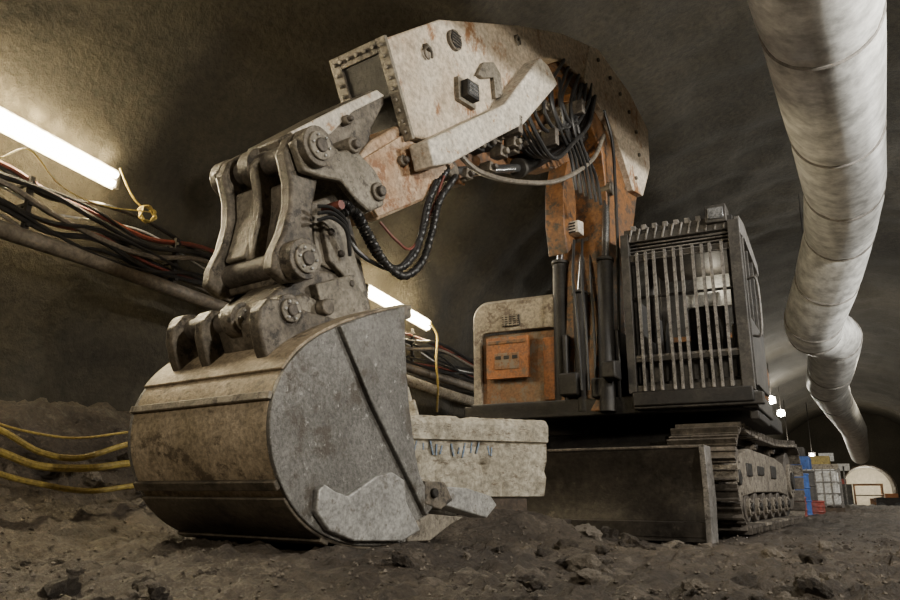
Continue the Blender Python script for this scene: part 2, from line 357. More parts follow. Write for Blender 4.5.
# cab
cx0,cx1,cyf,cyb,cz0,cz1=-2.20,-.95,9.12,10.95,1.66,3.55
m=M()
m.box(((cx0+cx1)/2,(cyf+cyb)/2,cz0+.05),(cx1-cx0,cyb-cyf,.12),m_frame)
m.box(((cx0+cx1)/2,(cyf+cyb)/2+.1,cz1),(cx1-cx0-.05,cyb-cyf-.1,.14),m_frame)
for xx in(cx0+.04,cx1-.04):
    for yy in(cyf+.05,cyf+.95,cyb-.05): m.box((xx,yy,(cz0+cz1)/2),(.09,.09,cz1-cz0),m_frame)
    m.box((xx,(cyf+cyb)/2,cz0+.38),(.05,cyb-cyf,.72),m_frame)
m.box(((cx0+cx1)/2,cyb-.04,cz0+.45),(cx1-cx0,.05,.9),m_frame)
m.box(((cx0+cx1)/2+.25,cyb-.04,cz0+1.6),(cx1-cx0-.5,.05,.5),m_pale)  # pale panel painted as the lit background seen through the cab
m.box(((cx0+cx1)/2,cyf+.06,cz0+.2),(cx1-cx0-.1,.05,.30),m_frame)
m.box(((cx0+cx1)/2,cyf+.05,cz1-.14),(cx1-cx0-.1,.08,.10),m_frame)
cab=m.done("operator_cab",exc,bevel=.015,label="dark barred operator cab")
gy=cyf-.10
m=M()
m.box((cx0-.02,gy,2.62),(.10,.10,2.0),m_frame); m.box((cx1+.03,gy,2.60),(.13,.13,2.02),m_frame)
for z,h in((1.66,.10),(2.02,.06),(3.31,.06),(3.56,.10)): m.box(((cx0+cx1)/2,gy,z),(cx1-cx0+.1,.07,h),m_frame)
for z in(2.06,3.28): m.box(((cx0+cx1)/2,gy-.01,z),(cx1-cx0+.04,.03,.035),m_bar)
m.box(((cx0+cx1)/2,gy+.02,2.80),(cx1-cx0,.03,.03),m_frame)
for k in range(5): m.box(((cx0+cx1)/2,gy+.05,3.36+k*.045),(cx1-cx0,.03,.018),m_bar)
guard=m.done("front_guard",cab,bevel=.006,label="steel guard frame over the windscreen")
nb=10; rg=random.Random(9)
for k in range(nb):
    xx=cx0+.13+(cx1-cx0-.26)*k/(nb-1)+rg.uniform(-.018,.018)
    m=M(); m.box((xx,gy-.045,2.50),(.032,.045,1.72),m_bar,Matrix.Rotation(rg.uniform(-.012,.012),3,'Y')); m.box((xx,gy-.02,3.30),(.034,.06,.05),m_bar); m.box((xx,gy-.02,1.68),(.034,.06,.05),m_bar); m.done("guard_bar",cab)
m=M()
for k in range(9): m.box((cx0+.1+(cx1-cx0-.2)*k/8,(gy+cyb)/2-.2,cz1+.14),(.06,1.6,.07),m_bar)
for yy in(gy+.02,gy+.8,gy+1.55): m.box(((cx0+cx1)/2,yy,cz1+.10),(cx1-cx0+.05,.07,.07),m_frame)
for k in range(12):
    xx=cx0+.06+(cx1-cx0-.12)*k/11; m.box((xx,gy-.03,3.60),(.022,.03,.16),m_bar,Matrix.Rotation(.25,3,'Y'))
m.done("roof_guard",cab,bevel=.005)
m=M(); m.box((-1.10,gy+.05,3.70),(.24,.30,.22),m_frame); m.box((-1.10,gy-.11,3.70),(.18,.02,.14),m_lens); m.done("roof_lamp",cab,bevel=.015)
m=M(); xs_=cx1+.07
sp_=[(gy+.0,3.66),(gy+.5,3.72),(cyb,3.55),(cyb,3.40),(gy+.45,3.50),(gy+.0,3.44)]
m.prism([Vector((xs_-.03,y,z)) for y,z in sp_],[Vector((xs_+.03,y,z)) for y,z in sp_],m_bar)
m.box((xs_,9.30,2.6),(.05,.10,1.85),m_frame); m.box((xs_,10.05,2.1),(.04,1.5,.8),m_frame); m.box((xs_-.02,10.1,2.95),(.02,1.4,.9),m_glass)
for yy in(9.75,10.3,10.85): m.box((xs_,yy,2.95),(.04,.06,.95),m_frame)
m.tube([(cx1+.1,9.30,2.25),(cx1+.2,9.26,2.3),(cx1+.2,9.26,2.9),(cx1+.1,9.30,2.95)],.018,m_bar,8)
m.done("cab_door",cab,bevel=.008)
m=M(); m.box((-1.5,10.15,2.15),(.5,.5,.14),m_dark); m.box((-1.5,10.4,2.55),(.48,.13,.72),m_dark); m.box((-1.5,10.42,3.0),(.26,.1,.2),m_dark); m.box((-1.5,10.15,1.95),(.3,.3,.35),m_frame)
m.done("operator_seat",cab,bevel=.04)
m=M(); m.box((-1.42,9.6,2.82),(.42,.03,.16),m_white,Matrix.Rotation(.3,3,'X')); m.tube([(-1.25,9.6,1.75),(-1.25,9.65,2.5),(-1.42,9.62,2.76)],.02,m_dark,8); m.done("cab_display",cab,bevel=.01,label="pale panel behind the windscreen")
for pp_ in([(-1.9,9.5,1.8),(-1.9,9.6,2.5),(-1.85,9.7,2.6)],[(-1.1,9.6,1.8),(-1.1,9.7,2.4),(-1.1,9.75,2.5)]):
    m=M(); m.tube(pp_,.028,m_dark,8); m.done("control_lever",cab)
m=M(); m.box((cx1+.02,10.0,1.50),(.16,1.9,.20),m_frame); m.box((cx1+.05,9.7,1.32),(.10,1.2,.1),m_dark); m.box((-1.5,9.05,1.50),(1.45,.14,.14),m_frame); m.done("cab_step",exc,bevel=.015)
# ------------------------------------------------------------------ boom
H=.36; HF=-.27
bo=[(385,38),(440,19),(520,25),(562,33),(596,48),(612,74),(598,92),(582,78),(562,60),(545,57),(507,104),(430,140),(412,136)]
baz=B.tr(bo,H)
m=M(); B.pr(m,baz,HF,H,m_cream); boom=m.done("boom",exc,bevel=.02,label="cream painted box-section boom stained with orange and mud")
ko=[(575,40),(596,48),(628,92),(646,130),(648,168),(641,196),(636,240),(634,410),(616,410),(614,260),(611,195),(606,150),(590,112),(575,85),(560,60)]
kaz=B.tr(ko,H)
m=M(); B.pr(m,kaz,-H-.08,H-.06,m_orange); m.done("boom_knee",boom,bevel=.015,label="orange curved lower boom section stained, with shade darkened into its paint")
m=M()
kp=[(590,46),(598,49),(629,92),(648,130),(650,168),(643,196),(633,190),(624,160),(612,128),(595,100),(584,80)]
B.pr(m,B.tr(kp,H+.03),H-.10,H+.03,m_cream)
for (u,v) in((600,60),(612,78),(622,94),(631,112),(638,132),(641,155),(638,178)):
    B.pin(m,B.px(u-2,v,H+.04),H+.02,H+.06,.03,m_cast,8)
m.done("knee_plate",boom,bevel=.006,label="bolted cream side plate on the boom knee")
m=M()
B.pr(m,B.tr([(613,150),(611,238),(604,246),(600,215),(599,175),(603,150)],H),-H-.08,-.16,m_orange)
m.done("boom_bracket",boom,bevel=.012,label="orange cylinder bracket on the boom")
c=B.px(581,226,-.0); m=M()
B.pr(m,[(c[0]-.12,c[1]+.10),(c[0]+.04,c[1]+.08),(c[0]+.04,c[1]-.08),(c[0]-.12,c[1]-.10)],-.40,-.02,m_ledge)
for k in range(4): B.pr(m,[(c[0]+.03,c[1]+.06-.04*k),(c[0]+.05,c[1]+.06-.04*k),(c[0]+.05,c[1]+.04-.04*k),(c[0]+.03,c[1]+.04-.04*k)],-.36,-.06,m_dark)
m.done("boom_lamp",boom,bevel=.01,label="pale slotted lamp housing")
E1=Vector(baz[0]); E2=Vector(baz[-1]); d=(E2-E1).normalized(); n=Vector((-d.y,d.x))
if n.x<0: n=-n
LEN=(E2-E1).length
def eq(s0,s1,t0,t1): return [tuple(E1+d*s0+n*t0),tuple(E1+d*s1+n*t0),tuple(E1+d*s1+n*t1),tuple(E1+d*s0+n*t1)]
m=M(); F0=.03
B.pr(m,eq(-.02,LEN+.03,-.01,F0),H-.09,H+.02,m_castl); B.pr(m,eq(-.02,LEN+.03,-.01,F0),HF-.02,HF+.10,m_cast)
B.pr(m,eq(-.02,.10,-.01,F0),HF+.10,H-.09,m_cast); B.pr(m,eq(LEN-.10,LEN+.03,-.01,F0),HF+.10,H-.09,m_cast)
B.pr(m,eq(.10,LEN-.10,-.01,.006),HF+.10,H-.09,m_dark)  # flat dark plate stands in for the shade inside the opening
for k in range(9):
    s=LEN*(k+.5)/9
    for o in(H-.035,HF+.04):
        q=E1+d*s+n*F0; q2=E1+d*s+n*(F0+.03); m.cyl(B.w(q.x,o,q.y),B.w(q2.x,o,q2.y),.02,m_castl,6)
for k in range(5):
    o=HF+.12+k*(H-HF-.24)/4
    for s in(.04,LEN-.04):
        q=E1+d*s+n*F0; q2=E1+d*s+n*(F0+.03); m.cyl(B.w(q.x,o,q.y),B.w(q2.x,o,q2.y),.02,m_castl,6)
m.done("boom_flange",boom,bevel=.006,label="bolted rectangular end flange with a dark plate as its shaded opening")
m=M(); B.pr(m,B.tr([(428,140),(505,104),(540,57),(549,66),(558,84),(524,124),(500,136),(452,163),(434,166)],H+.2),H-.02,H+.2,m_ledge)
m.done("hose_guard",boom,bevel=.015,label="pale angular hose guard")
m=M(); c=B.px(453,41,H); B.pin(m,c,H,H+.035,.105,m_cast,28); B.pin(m,c,H+.03,H+.045,.08,m_dark,24)
for k in range(5): B.pr(m,[(c[0]-.07,c[1]-.06+k*.03),(c[0]+.07,c[1]-.06+k*.03),(c[0]+.07,c[1]-.052+k*.03),(c[0]-.07,c[1]-.052+k*.03)],H+.04,H+.052,m_cast)
m.done("inspection_cover",boom,label="round perforated cover")
for (u,v,s) in((426,54,1.),(516,42,.8)):
    c=B.px(u,v,H); m=M(); P=[]
    for k in range(15):
        t=math.pi*(.65+1.7*k/14)+math.pi/2+.9; P.append(B.w(c[0]+math.cos(t)*.055*s,H+.03,c[1]+math.sin(t)*.055*s))
    m.tube(P,.014*s,m_cast,8,n=2); m.box(B.w(c[0],H+.015,c[1]+.06*s),(.05,.1*s,.03),m_cast); m.done("lifting_eye",boom)
c=B.px(473,90,H+.12)
m=M(); B.pr(m,[(c[0]-.15,c[1]-.12),(c[0]+.13,c[1]-.13),(c[0]+.15,c[1]+.11),(c[0]-.13,c[1]+.13)],H,H+.05,m_castl)
B.pr(m,[(c[0]-.10,c[1]-.08),(c[0]+.10,c[1]-.09),(c[0]+.10,c[1]+.08),(c[0]-.09,c[1]+.09)],H+.04,H+.13,m_dark)
B.pr(m,[(c[0]-.07,c[1]-.06),(c[0]+.08,c[1]-.07),(c[0]+.08,c[1]+.06),(c[0]-.06,c[1]+.07)],H+.125,H+.138,m_lens)
for k in range(4): B.pr(m,[(c[0]-.07,c[1]-.05+k*.035),(c[0]+.08,c[1]-.05+k*.035),(c[0]+.08,c[1]-.042+k*.035),(c[0]-.07,c[1]-.042+k*.035)],H+.135,H+.145,m_bar)
m.done("work_lamp",boom,bevel=.008,label="square black work lamp with wire grille")
m=M(); B.pr(m,B.tr([(478,74),(484,62),(494,62),(501,74),(503,97),(496,98),(494,77),(484,78)],H+.05),H,H+.05,m_castl); m.done("lamp_bracket",boom,bevel=.006)
def hyd(name,off,base,mid,top,r,parent=boom,mat=None):
    b_,m_,t_=[B.px(u,v,off) for u,v in(base,mid,top)]
    m=M(); m.cyl(B.w(b_[0],off,b_[1]),B.w(m_[0],off,m_[1]),r,mat or m_dark,24)
    m.cyl(B.w(m_[0],off,m_[1]),B.w(m_[0]*.96+t_[0]*.04,off,m_[1]*.96+t_[1]*.04),r*1.15,m_frame,24)
    m.cyl(B.w(m_[0],off,m_[1]),B.w(t_[0],off,t_[1]),r*.5,m_rod,20)
    m.cyl(B.w(t_[0],off-.1,t_[1]),B.w(t_[0],off+.1,t_[1]),r*.95,m_cast,20)
    return m.done(name,parent,bevel=.006,label="hydraulic cylinder with chrome rod and dark barrel")
hyd("hydraulic_cylinder",-.42,(563,412),(560,265),(561,192),.10)
hyd("hydraulic_cylinder",-.10,(584,412),(580,295),(584,242),.095)
hyd("hydraulic_cylinder",.26,(608,412),(605,262),(606,190),.10)
hyd("hydraulic_cylinder",.12,(590,130),(520,168),(445,172),.10)
for (u,v,o,s) in((574,385,-.2,.14),(604,388,.2,.12),(612,370,.40,.10)):
    m=M(); c=B.px(u,v,o); B.pr(m,[(c[0]-s,c[1]-s*1.3),(c[0]+s,c[1]-s),(c[0]+s,c[1]+s),(c[0]-s,c[1]+s*1.2)],o-s,o+s*.8,m_dark); m.done("boom_foot_block",boom,bevel=.02,label="plain black boom foot blocks")  # plain black blocks filling the boom foot
# ------------------------------------------------------------------ stick and linkage
m=M()
so=[(410,118),(436,142),(456,166),(434,184),(424,200),(378,220),(364,200),(356,160),(372,140)]
B.pr(m,B.tr(so,.26),-.26,.26,m_stick)
stick=m.done("stick",exc,bevel=.02,label="short faceted stick in cream and orange paint")
m=M(); B.pr(m,B.tr([(404,134),(420,158),(432,170),(424,198),(378,217),(366,196),(364,158)],.28),.25,.285,m_stick); m.done("stick_side_plate",stick,bevel=.008)
m=M()
B.pr(m,B.tr([(284,136),(300,126),(345,102),(372,90),(384,94),(384,104),(372,128),(368,150),(372,185),(378,208),(362,216),(350,195),(335,176),(318,168),(296,166)],.22),-.22,.22,m_cast)
casting=m.done("stick_head",stick,bevel=.015,label="mud-caked cast steel stick head")
for s in(1,-1):
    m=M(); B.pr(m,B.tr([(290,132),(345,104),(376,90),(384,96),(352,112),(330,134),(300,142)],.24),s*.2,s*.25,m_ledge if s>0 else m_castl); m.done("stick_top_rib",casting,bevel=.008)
for k,(u,v) in enumerate(((365,196),(405,160),(340,150),(352,118))):
    m=M(); c=B.px(u,v,.33); r=(.075,.05,.065,.04)[k]; o2=(.49,.33,.49,.30)[k]; B.pin(m,c,.2,o2,r,m_cast); B.pin(m,c,o2-.01,o2+.04,r*.55,m_track); m.done("pivot_pin",stick,bevel=.01)
P1=B.px(303,152,.36); P2=B.px(293,262,.36); P3=B.px(283,312,.40)
m=M()
B.pr(m,B.tr([(300,206),(335,194),(350,215),(362,262),(372,310),(345,324),(300,330),(290,306),(298,262)],.3),-.28,.30,m_cast)
coupler=m.done("quick_coupler",exc,bevel=.018,label="muddy cast steel quick coupler linking stick and bucket")
m=M(); B.pr(m,B.tr([(312,215),(332,208),(345,235),(352,262),(330,270),(314,262)],.31),.29,.33,m_castl); m.done("coupler_cover",coupler,bevel=.01)
m=M(); B.pr(m,B.tr([(262,300),(282,286),(300,270),(345,272),(360,300),(345,330),(310,340),(264,350),(256,322)],.3),-.12,.32,m_cast)
B.pr(m,B.tr([(272,308),(298,282),(345,282),(355,300),(345,330),(310,340),(270,348)],.3),-.42,-.10,m_cast)
B.pr(m,B.tr([(285,300),(300,294),(315,302),(315,324),(290,332),(280,320)],.32),.31,.37,m_castl)
m.done("coupler_base",coupler,bevel=.022)
m=M(); B.pr(m,B.tr([(318,222),(334,216),(350,250),(362,292),(350,300),(340,276),(326,262)],.34),.32,.38,m_castl)
for (u,v) in((330,232),(340,254),(350,284)): B.pin(m,B.px(u,v,.38),.37,.41,.028,m_track,8)
m.done("coupler_rib",coupler,bevel=.01)
link_o=[(283,152),(289,137),(303,129),(319,136),(326,152),(318,172),(312,205),(312,235),(317,260),(306,281),(287,283),(271,270),(273,252),(283,230),(289,205),(289,180)]
web=[(294,174),(312,172),(309,200),(307,240),(296,252),(284,246),(290,225),(295,200)]
m=M(); B.pr(m,B.tr(web,.36),-.30,-.06,m_castl)
web2=[(304,176),(312,174),(310,240),(302,252),(299,240),(304,205)]
B.pr(m,B.tr(web2,.36),-.06,.26,m_cast)
B.pr(m,B.tr([(286,256),(300,246),(314,256),(310,278),(292,282)],.36),-.36,.34,m_cast)
m.done("link_web",coupler,bevel=.02,label="web panel of the heavy link")
for o1,o2 in((.26,.38),(-.42,-.31)):
    m=M(); B.pr(m,B.tr(link_o,.36),o1,o2,m_cast); m.done("link_plate",coupler,bevel=.025)
m=M(); B.pr(m,B.tr([(288,150),(300,136),(318,140),(322,160),(313,200),(311,240),(300,256),(286,250),(289,225),(294,200),(292,176)],.36),-.09,.0,m_castl); m.done("link_plate",coupler,bevel=.02)
lk2=[(290,142),(304,134),(322,142),(336,152),(352,150),(372,172),(382,190),(380,207),(366,213),(352,200),(338,182),(318,178),(300,172)]
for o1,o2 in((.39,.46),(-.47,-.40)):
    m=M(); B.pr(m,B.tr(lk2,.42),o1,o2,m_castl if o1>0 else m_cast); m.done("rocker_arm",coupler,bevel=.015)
def pin(c,r,o=.42,parent=coupler,mids=(-.09,),ms=m_track,o0=None):
    o0=-o if o0 is None else o0
    m=M(); B.pin(m,c,o0,o,r*.66,ms)
    for q in(o0,o-.09)+tuple(mids): B.pin(m,c,q,q+.12,r,m_cast,28)
    B.pin(m,c,o,o+.05,r*.72,m_castl); B.pin(m,c,o+.04,o+.07,r*.35,m_track); B.pin(m,c,o0-.04,o0,r*.6,m_castl)
    for k in range(6):
        a=k*math.pi/3; B.pin(m,(c[0]+math.cos(a)*r*.52,c[1]+math.sin(a)*r*.52),o+.04,o+.065,.013,m_bare,6)
    m.done("pivot_pin",parent,bevel=.012)
pin(P1,.15,.50,mids=(-.20,),o0=-.54); pin(P2,.145,.46,mids=()); pin(P3,.115,.44,mids=(-.02,)); pin(B.px(262,316,.3),.12,.10,mids=(),o0=-.60)
for s in(1,-1):
    m=M(); B.pr(m,B.tr([(310,285),(345,276),(362,300),(366,318),(322,328)],.34),s*.30,s*.40,m_castl); m.done("coupler_hook",coupler,bevel=.01)
m=M(); c=B.px(322,308,.38); B.pin(m,c,.3,.45,.06,m_cast); m.done("locking_pin",coupler,bevel=.01)
# ------------------------------------------------------------------ bucket
BW=.68
out=[(401,307),(372,314),(336,326),(304,344),(281,370),(269,400),(266,435),(272,470),(288,505),(312,530),(345,544),(382,545),(418,538),(436,531)]
oaz=B.tr(out,BW)
oazs=[(p.x,p.y) for p in catmull([Vector((a,z,0)) for a,z in oaz],4)]
cxy=(sum(p[0] for p in oazs)/len(oazs),sum(p[1] for p in oazs)/len(oazs))
def inset(az,dst):
    r=[]
    for i,p in enumerate(az):
        a=Vector(az[max(i-1,0)]);b=Vector(az[min(i+1,len(az)-1)]); dd=(b-a).normalized(); nn=Vector((-dd.y,dd.x))
        if nn.dot(Vector(cxy)-Vector(p))<0: nn=-nn
        r.append(tuple(Vector(p)+nn*dst))
    return r
def shellband(m,az,t_in,t_out,o1,o2,mat):
    I=inset(az,t_in);O=inset(az,-t_out); B.pr(m,O+I[::-1],o1,o2,mat)
m=M(); shellband(m,oazs,.035,0,-BW-.08,BW,m_shell)
bucket=m.done("bucket",exc,bevel=.006,label="wide worn steel digging bucket standing on mud")
for o1,o2 in((BW,BW+.035),(-BW-.115,-BW-.08)):
    m=M(); B.pr(m,[(p[0],p[1]) for p in oazs]+B.tr([(424,512),(412,455),(405,400),(402,350)],BW),o1,o2,m_bucket); m.done("side_plate",bucket,bevel=.006,label="scraped grey bucket side plate")
for o1,o2 in((BW+.03,BW+.075),(-BW-.155,-BW-.11)):
    m=M(); B.pr(m,B.tr([(338,326),(352,321),(388,405),(415,470),(432,505),(424,516),(402,470),(370,405)],BW+.05),o1,o2,m_bucket); m.done("side_cutter",bucket,bevel=.008,label="diagonal reinforcing strip")
for o1,o2 in((BW+.03,BW+.085),(-BW-.165,-BW-.11)):
    m=M(); B.pr(m,B.tr([(316,490),(322,484),(334,492),(346,496),(360,486),(374,476),(390,472),(402,480),(404,502),(418,530),(400,541),(352,541),(326,530),(314,512)],BW+.06),o1,o2,m_bare); m.done("wear_plate",bucket,bevel=.01,label="lighter worn heel plate")
def band(i0,i1,name,t=.03,o=BW+.02,mat=m_shell):
    m=M(); shellband(m,oazs[i0:i1],0.0,t,-o-.08,o,mat); m.done(name,bucket,bevel=.006)
n=len(oazs)
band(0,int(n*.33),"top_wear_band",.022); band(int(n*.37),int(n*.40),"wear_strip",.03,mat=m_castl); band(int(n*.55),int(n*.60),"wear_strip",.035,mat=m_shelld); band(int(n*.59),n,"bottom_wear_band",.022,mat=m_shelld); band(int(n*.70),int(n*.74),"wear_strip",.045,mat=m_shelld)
ear=[(252,326),(253,310),(262,300),(276,300),(300,312),(330,320),(352,314),(352,335),(318,352),(266,374),(257,350)]
for o,w_ in((.36,.11),(-.22,.10),(-.56,.10)):
    m=M(); B.pr(m,B.tr(ear,.40),o,o+w_,m_cast); m.done("bucket_ear",bucket,bevel=.016)
m=M(); B.pr(m,B.tr([(372,314),(392,306),(402,307),(402,320),(380,326)],.5),-.6,.6,m_cast); m.done("bucket_lip",bucket,bevel=.01)
m=M(); B.pr(m,B.tr([(408,526),(430,514),(464,517),(452,524),(430,541),(408,542)],BW+.05),-BW-.05,BW+.05,m_castl); m.done("cutting_edge",bucket,bevel=.008,label="worn cutting edge")
t1=B.tr([(422,481),(442,482),(450,500),(438,510),(422,504)],BW+.05); t2=B.tr([(436,486),(466,488),(490,496),(496,505),(486,518),(462,511),(436,503)],BW+.05)
for k in range(5):
    sh=-k*(2*BW-.1)/4
    m=M(); B.pr(m,t1,BW-.10+sh,BW+.08+sh,m_cast); B.pr(m,t2,BW-.12+sh,BW+.06+sh,m_bare)
    c=B.px(431,493,BW+.06); B.pin(m,c,BW-.12+sh,BW+.11+sh,.035,m_dark,14)
    m.done("tooth",bucket,bevel=.01,label="long pale steel bucket tooth")
# ------------------------------------------------------------------ hoses
def hose(pl,r,parent,mat=m_rubber,name="hydraulic_hose",lab=None,seg=8):
    P=[]
    for (u,v,o) in pl: a,z=B.px(u,v,o); P.append(B.w(a,o,z))
    m=M(); m.tube(P,r,mat,seg); return m.done(name,parent,label=lab)
for dx in(0,1):
    P=[]
    for (u,v,o) in((342,214,.44),(356,212,.48),(368,232,.47),(385,262,.45),(404,276,.42),(422,262,.40),(432,232,.38),(440,200,.34),(456,176,.30)):
        a,z=B.px(u-8*dx,v-7*dx,o-.06*dx); P.append(B.w(a,o-.06*dx,z))
    m=M(); m.tube(P,.03,m_rubber,10,radii=lambda t:.03+.006*math.sin(t*420),n=20); m.done("hydraulic_hose",stick,label="black corrugated hose loop")
hose(((345,225,.3),(352,245,.36),(372,262,.38),(398,268,.36),(418,240,.34),(426,205,.3),(436,180,.28)),.018,stick)
hose(((380,222,.3),(396,240,.35),(412,248,.35),(430,215,.3),(444,176,.3)),.012,stick,m_redc,lab="thin reddish hose")
for k in range(3): hose(((318,206+k*7,.48),(332,208+k*5,.52),(346,222+k*4,.50),(350,250+k*3,.45)),.014,stick)
m=M(); c=B.px(330,208,.36); B.pin(m,c,.3,.48,.035,m_redc,12); m.done("hose_fitting",stick)
rnd=random.Random(3)
for k in range(6):
    o=.10+.07*k; s_=k*5
    hose(((500+k*5,118-k*2,o),(508+k*6,140-k*2+s_*.3,o+.04),(530+k*5,156-k*1.5+s_*.4,o+.05),(556+k*4,150-k*2,o+.05),(574+k*3,124,o),(580+k*3,96,o-.04)),.026 if k%2 else .020,boom)
for k in range(4):
    hose(((535+k*8,96-k*6,.42),(536+k*9,116-k*3,.46),(550+k*8,132-k*2,.46),(570+k*6,116-k*4,.42),(576+k*5,84,.38)),.022,boom)
for k in range(6):
    u=564+k*5; o=.36-.03*(k%3); w_=rnd.uniform(-10,6)
    hose(((u,60+k*5,o),(u-8+w_,88+k*5,o+.10),(u-4+w_*.5,122+k*4,o+.12),(u+6,154+k*4,o+.08),(u+12,190+k*3,o+.05)),.022,boom)
hose(((455,150,.4),(480,172,.45),(520,182,.45),(560,180,.45),(592,160,.40),(604,135,.38)),.028,boom,m_pipe,name="hydraulic_pipe",lab="pale steel pipe bent under the boom")
hose(((604,110,.40),(612,140,.42),(615,180,.42),(618,260,.41),(620,380,.41)),.022,boom)
for k in range(3): hose(((574+k*8,240,.0),(573+k*9,280,.05),(578+k*8,330,.1),(582+k*7,390,.1)),.018,boom)
for (u,v,w_) in((508,128,.34),(545,140,.34),(572,110,.3)):
    m=M(); c=B.px(u,v,.4); B.pr(m,[(c[0]-.04,c[1]-w_*.3),(c[0]+.04,c[1]-w_*.3),(c[0]+.04,c[1]+w_*.3),(c[0]-.04,c[1]+w_*.3)],.0,.56,m_track)
    m.done("hose_clamp",boom,bevel=.01,label="steel hose clamp bar")
for k in range(22):
    m=M(); u=466+rnd.uniform(0,122); v=166-(u-470)*.62+rnd.uniform(-14,16); c=B.px(u,v,.3); q=rnd.uniform(.045,.08); oo=rnd.uniform(.05,.24)
    B.pr(m,[(c[0]-q,c[1]-q*.7),(c[0]+q,c[1]-q*.9),(c[0]+q*.8,c[1]+q),(c[0]-q,c[1]+q*.7)],oo,oo+.14,rnd.choice((m_dark,m_cast,m_orange)))
    B.pin(m,c,oo+.1,oo+.19,q*.5,m_castl if k%3==0 else m_track,10); m.done("hydraulic_fitting",boom,bevel=.01,label="steel hydraulic fitting")
m=M(); B.pr(m,B.tr([(450,160),(500,136),(530,128),(560,96),(578,110),(590,150),(560,168),(520,166),(480,172)],.1),-.26,.04,m_orange); m.done("boom_inner_frame",boom,bevel=.02,label="rusty orange inner frame plate")
# ------------------------------------------------------------------ concrete block
Fb=Vector((.95,1.21,0)).normalized(); Nb=Vector((-Fb.y,Fb.x,0)); p0=Vector((-3.64,6.04,0))-Fb*.55; Lb=2.09
def KB(s,t,z): return p0+Fb*s+Nb*t+Vector((0,0,z))
m=M()
pf=[(.09,.44),(.06,.54),(.04,.62),(.04,.68),(.035,.74),(.03,.77),(.025,.80),(.02,.88),(.02,.95),(-.02,.965),(-.025,1.05),(-.025,1.12),(.01,1.17),(.05,1.19),(.5,1.2),(.55,1.15),(.55,.44)]
ks=80; rr=random.Random(5)
def jit(i,j):
    e=max(0,noise.noise(Vector((i*.22,j*.35,9)))-.18)*.09+max(0,noise.noise(Vector((i*.7,j*1.1,2)))-.3)*.04
    return noise.noise(Vector((i*.12,j*.2,3)))*.008+e
rings=[[KB(Lb*i/ks, t+(jit(i,j) if t<.3 else 0), z-(jit(i,j+20)*.9 if z>1 else 0)) for j,(t,z) in enumerate(pf)] for i in range(ks+1)]
vs=[p for r_ in rings for p in r_]; q=len(pf)
fs=[(i*q+j,i*q+(j+1)%q,(i+1)*q+(j+1)%q,(i+1)*q+j) for i in range(ks) for j in range(q)]+[list(range(q))[::-1],[ks*q+j for j in range(q)]]
m.add(vs,fs,m_conc)
blk=m.done("concrete_block",bevel=0,label="pale chipped concrete block with blue spray marks on mud",cat="concrete block",smooth=True,angle=28)
m=M(); Rb=Matrix.Rotation(math.atan2(Fb.y,Fb.x),3,'Z')
for k in range(12):
    s=.66+k*.075+rr.uniform(-.03,.03); m.box(KB(s,.022,.88+rr.uniform(-.02,.02)),(.014,.02,rr.uniform(.06,.14)),m_bluespray,Rb@Matrix.Rotation(rr.uniform(-.3,.3),3,'Y'))
m.done("spray_mark",blk,smooth=False,label="faint blue spray paint tally strokes")
m=M(); q=KB(.62,.2,1.19); m.prism([q+Vector(a) for a in((-.07,0,0),(.08,.03,0),(.09,.1,0),(-.06,.09,0))],[q+Vector(a) for a in((-.05,.03,.26),(.0,.03,.30),(.02,.06,.29),(-.04,.07,.26))],m_conc)
m.prism([q+Vector(a) for a in((.02,0,0),(.13,.03,0),(.12,.1,0),(.03,.09,0))],[q+Vector(a) for a in((.04,.03,.14),(.09,.03,.16),(.09,.06,.16),(.04,.07,.13))],m_conc)
m.done("broken_stone",bevel=.01,label="jagged pale stone shard standing on the concrete block",cat="stone")
for k in range(2):
    m=M(); c=KB(.8+k*.75,.14+.04*k,.36-.02*k); m.box(c,(.7,.2,.16),m_wood,Matrix.Rotation(.8+.2*k,3,'Z')); m.done("timber_baulk",bevel=.01,label="dark muddy timber baulk under the concrete block",cat="timber",group="timbers under the block")
# ------------------------------------------------------------------ rocks
proto=[]
for i in range(8):
    bm=bmesh.new(); bmesh.ops.create_icosphere(bm,subdivisions=3,radius=1)
    for w in bm.verts:
        p=w.co.copy()
        n_=noise.noise(p*1.1+Vector((i*5,0,0)))*.6+noise.noise(p*2.7+Vector((0,i*3,0)))*.35+noise.noise(p*6+Vector((0,i*3,5)))*.15
        w.co=p*(1+n_); w.co.z*=.8; w.co.x*=1.2
    me=bpy.data.meshes.new("rock"); bm.to_mesh(me); bm.free(); me.materials.append(m_stone if i<3 else m_mud); proto.append(me)
rr=random.Random(11); cnt=0
def place_rock(x,y,s,lab="rough grey-brown rock lying in the mud"):
    ob=bpy.data.objects.new("rock",proto[rr.randrange(8)]); bpy.context.collection.objects.link(ob)
    ob.location=(x,y,gh(x,y)+s*.12); ob.rotation_euler=(rr.uniform(-.5,.5),rr.uniform(-.5,.5),rr.uniform(0,6)); ob.scale=(s,s*rr.uniform(.7,1),s*rr.uniform(.7,1.1))
    tag(ob,lab,"rock","loose rocks on the muddy floor")
def excl(x,y):
    return (-4.8<x<-2.5 and 3.2<y<5.7) or (x<-.9 and x>-4.6 and y>8.0) or (abs(x)<.5 and y<2.4) or (-4.3<x<-2.2 and 5.6<y<7.9)
while cnt<255:
    y=2.3+rr.random()**1.7*6; x=rr.uniform(-6.3,2.2)
    if excl(x,y): continue
    place_rock(x,y,rr.choice((.018,.022,.03,.035,.045,.055,.065))); cnt+=1
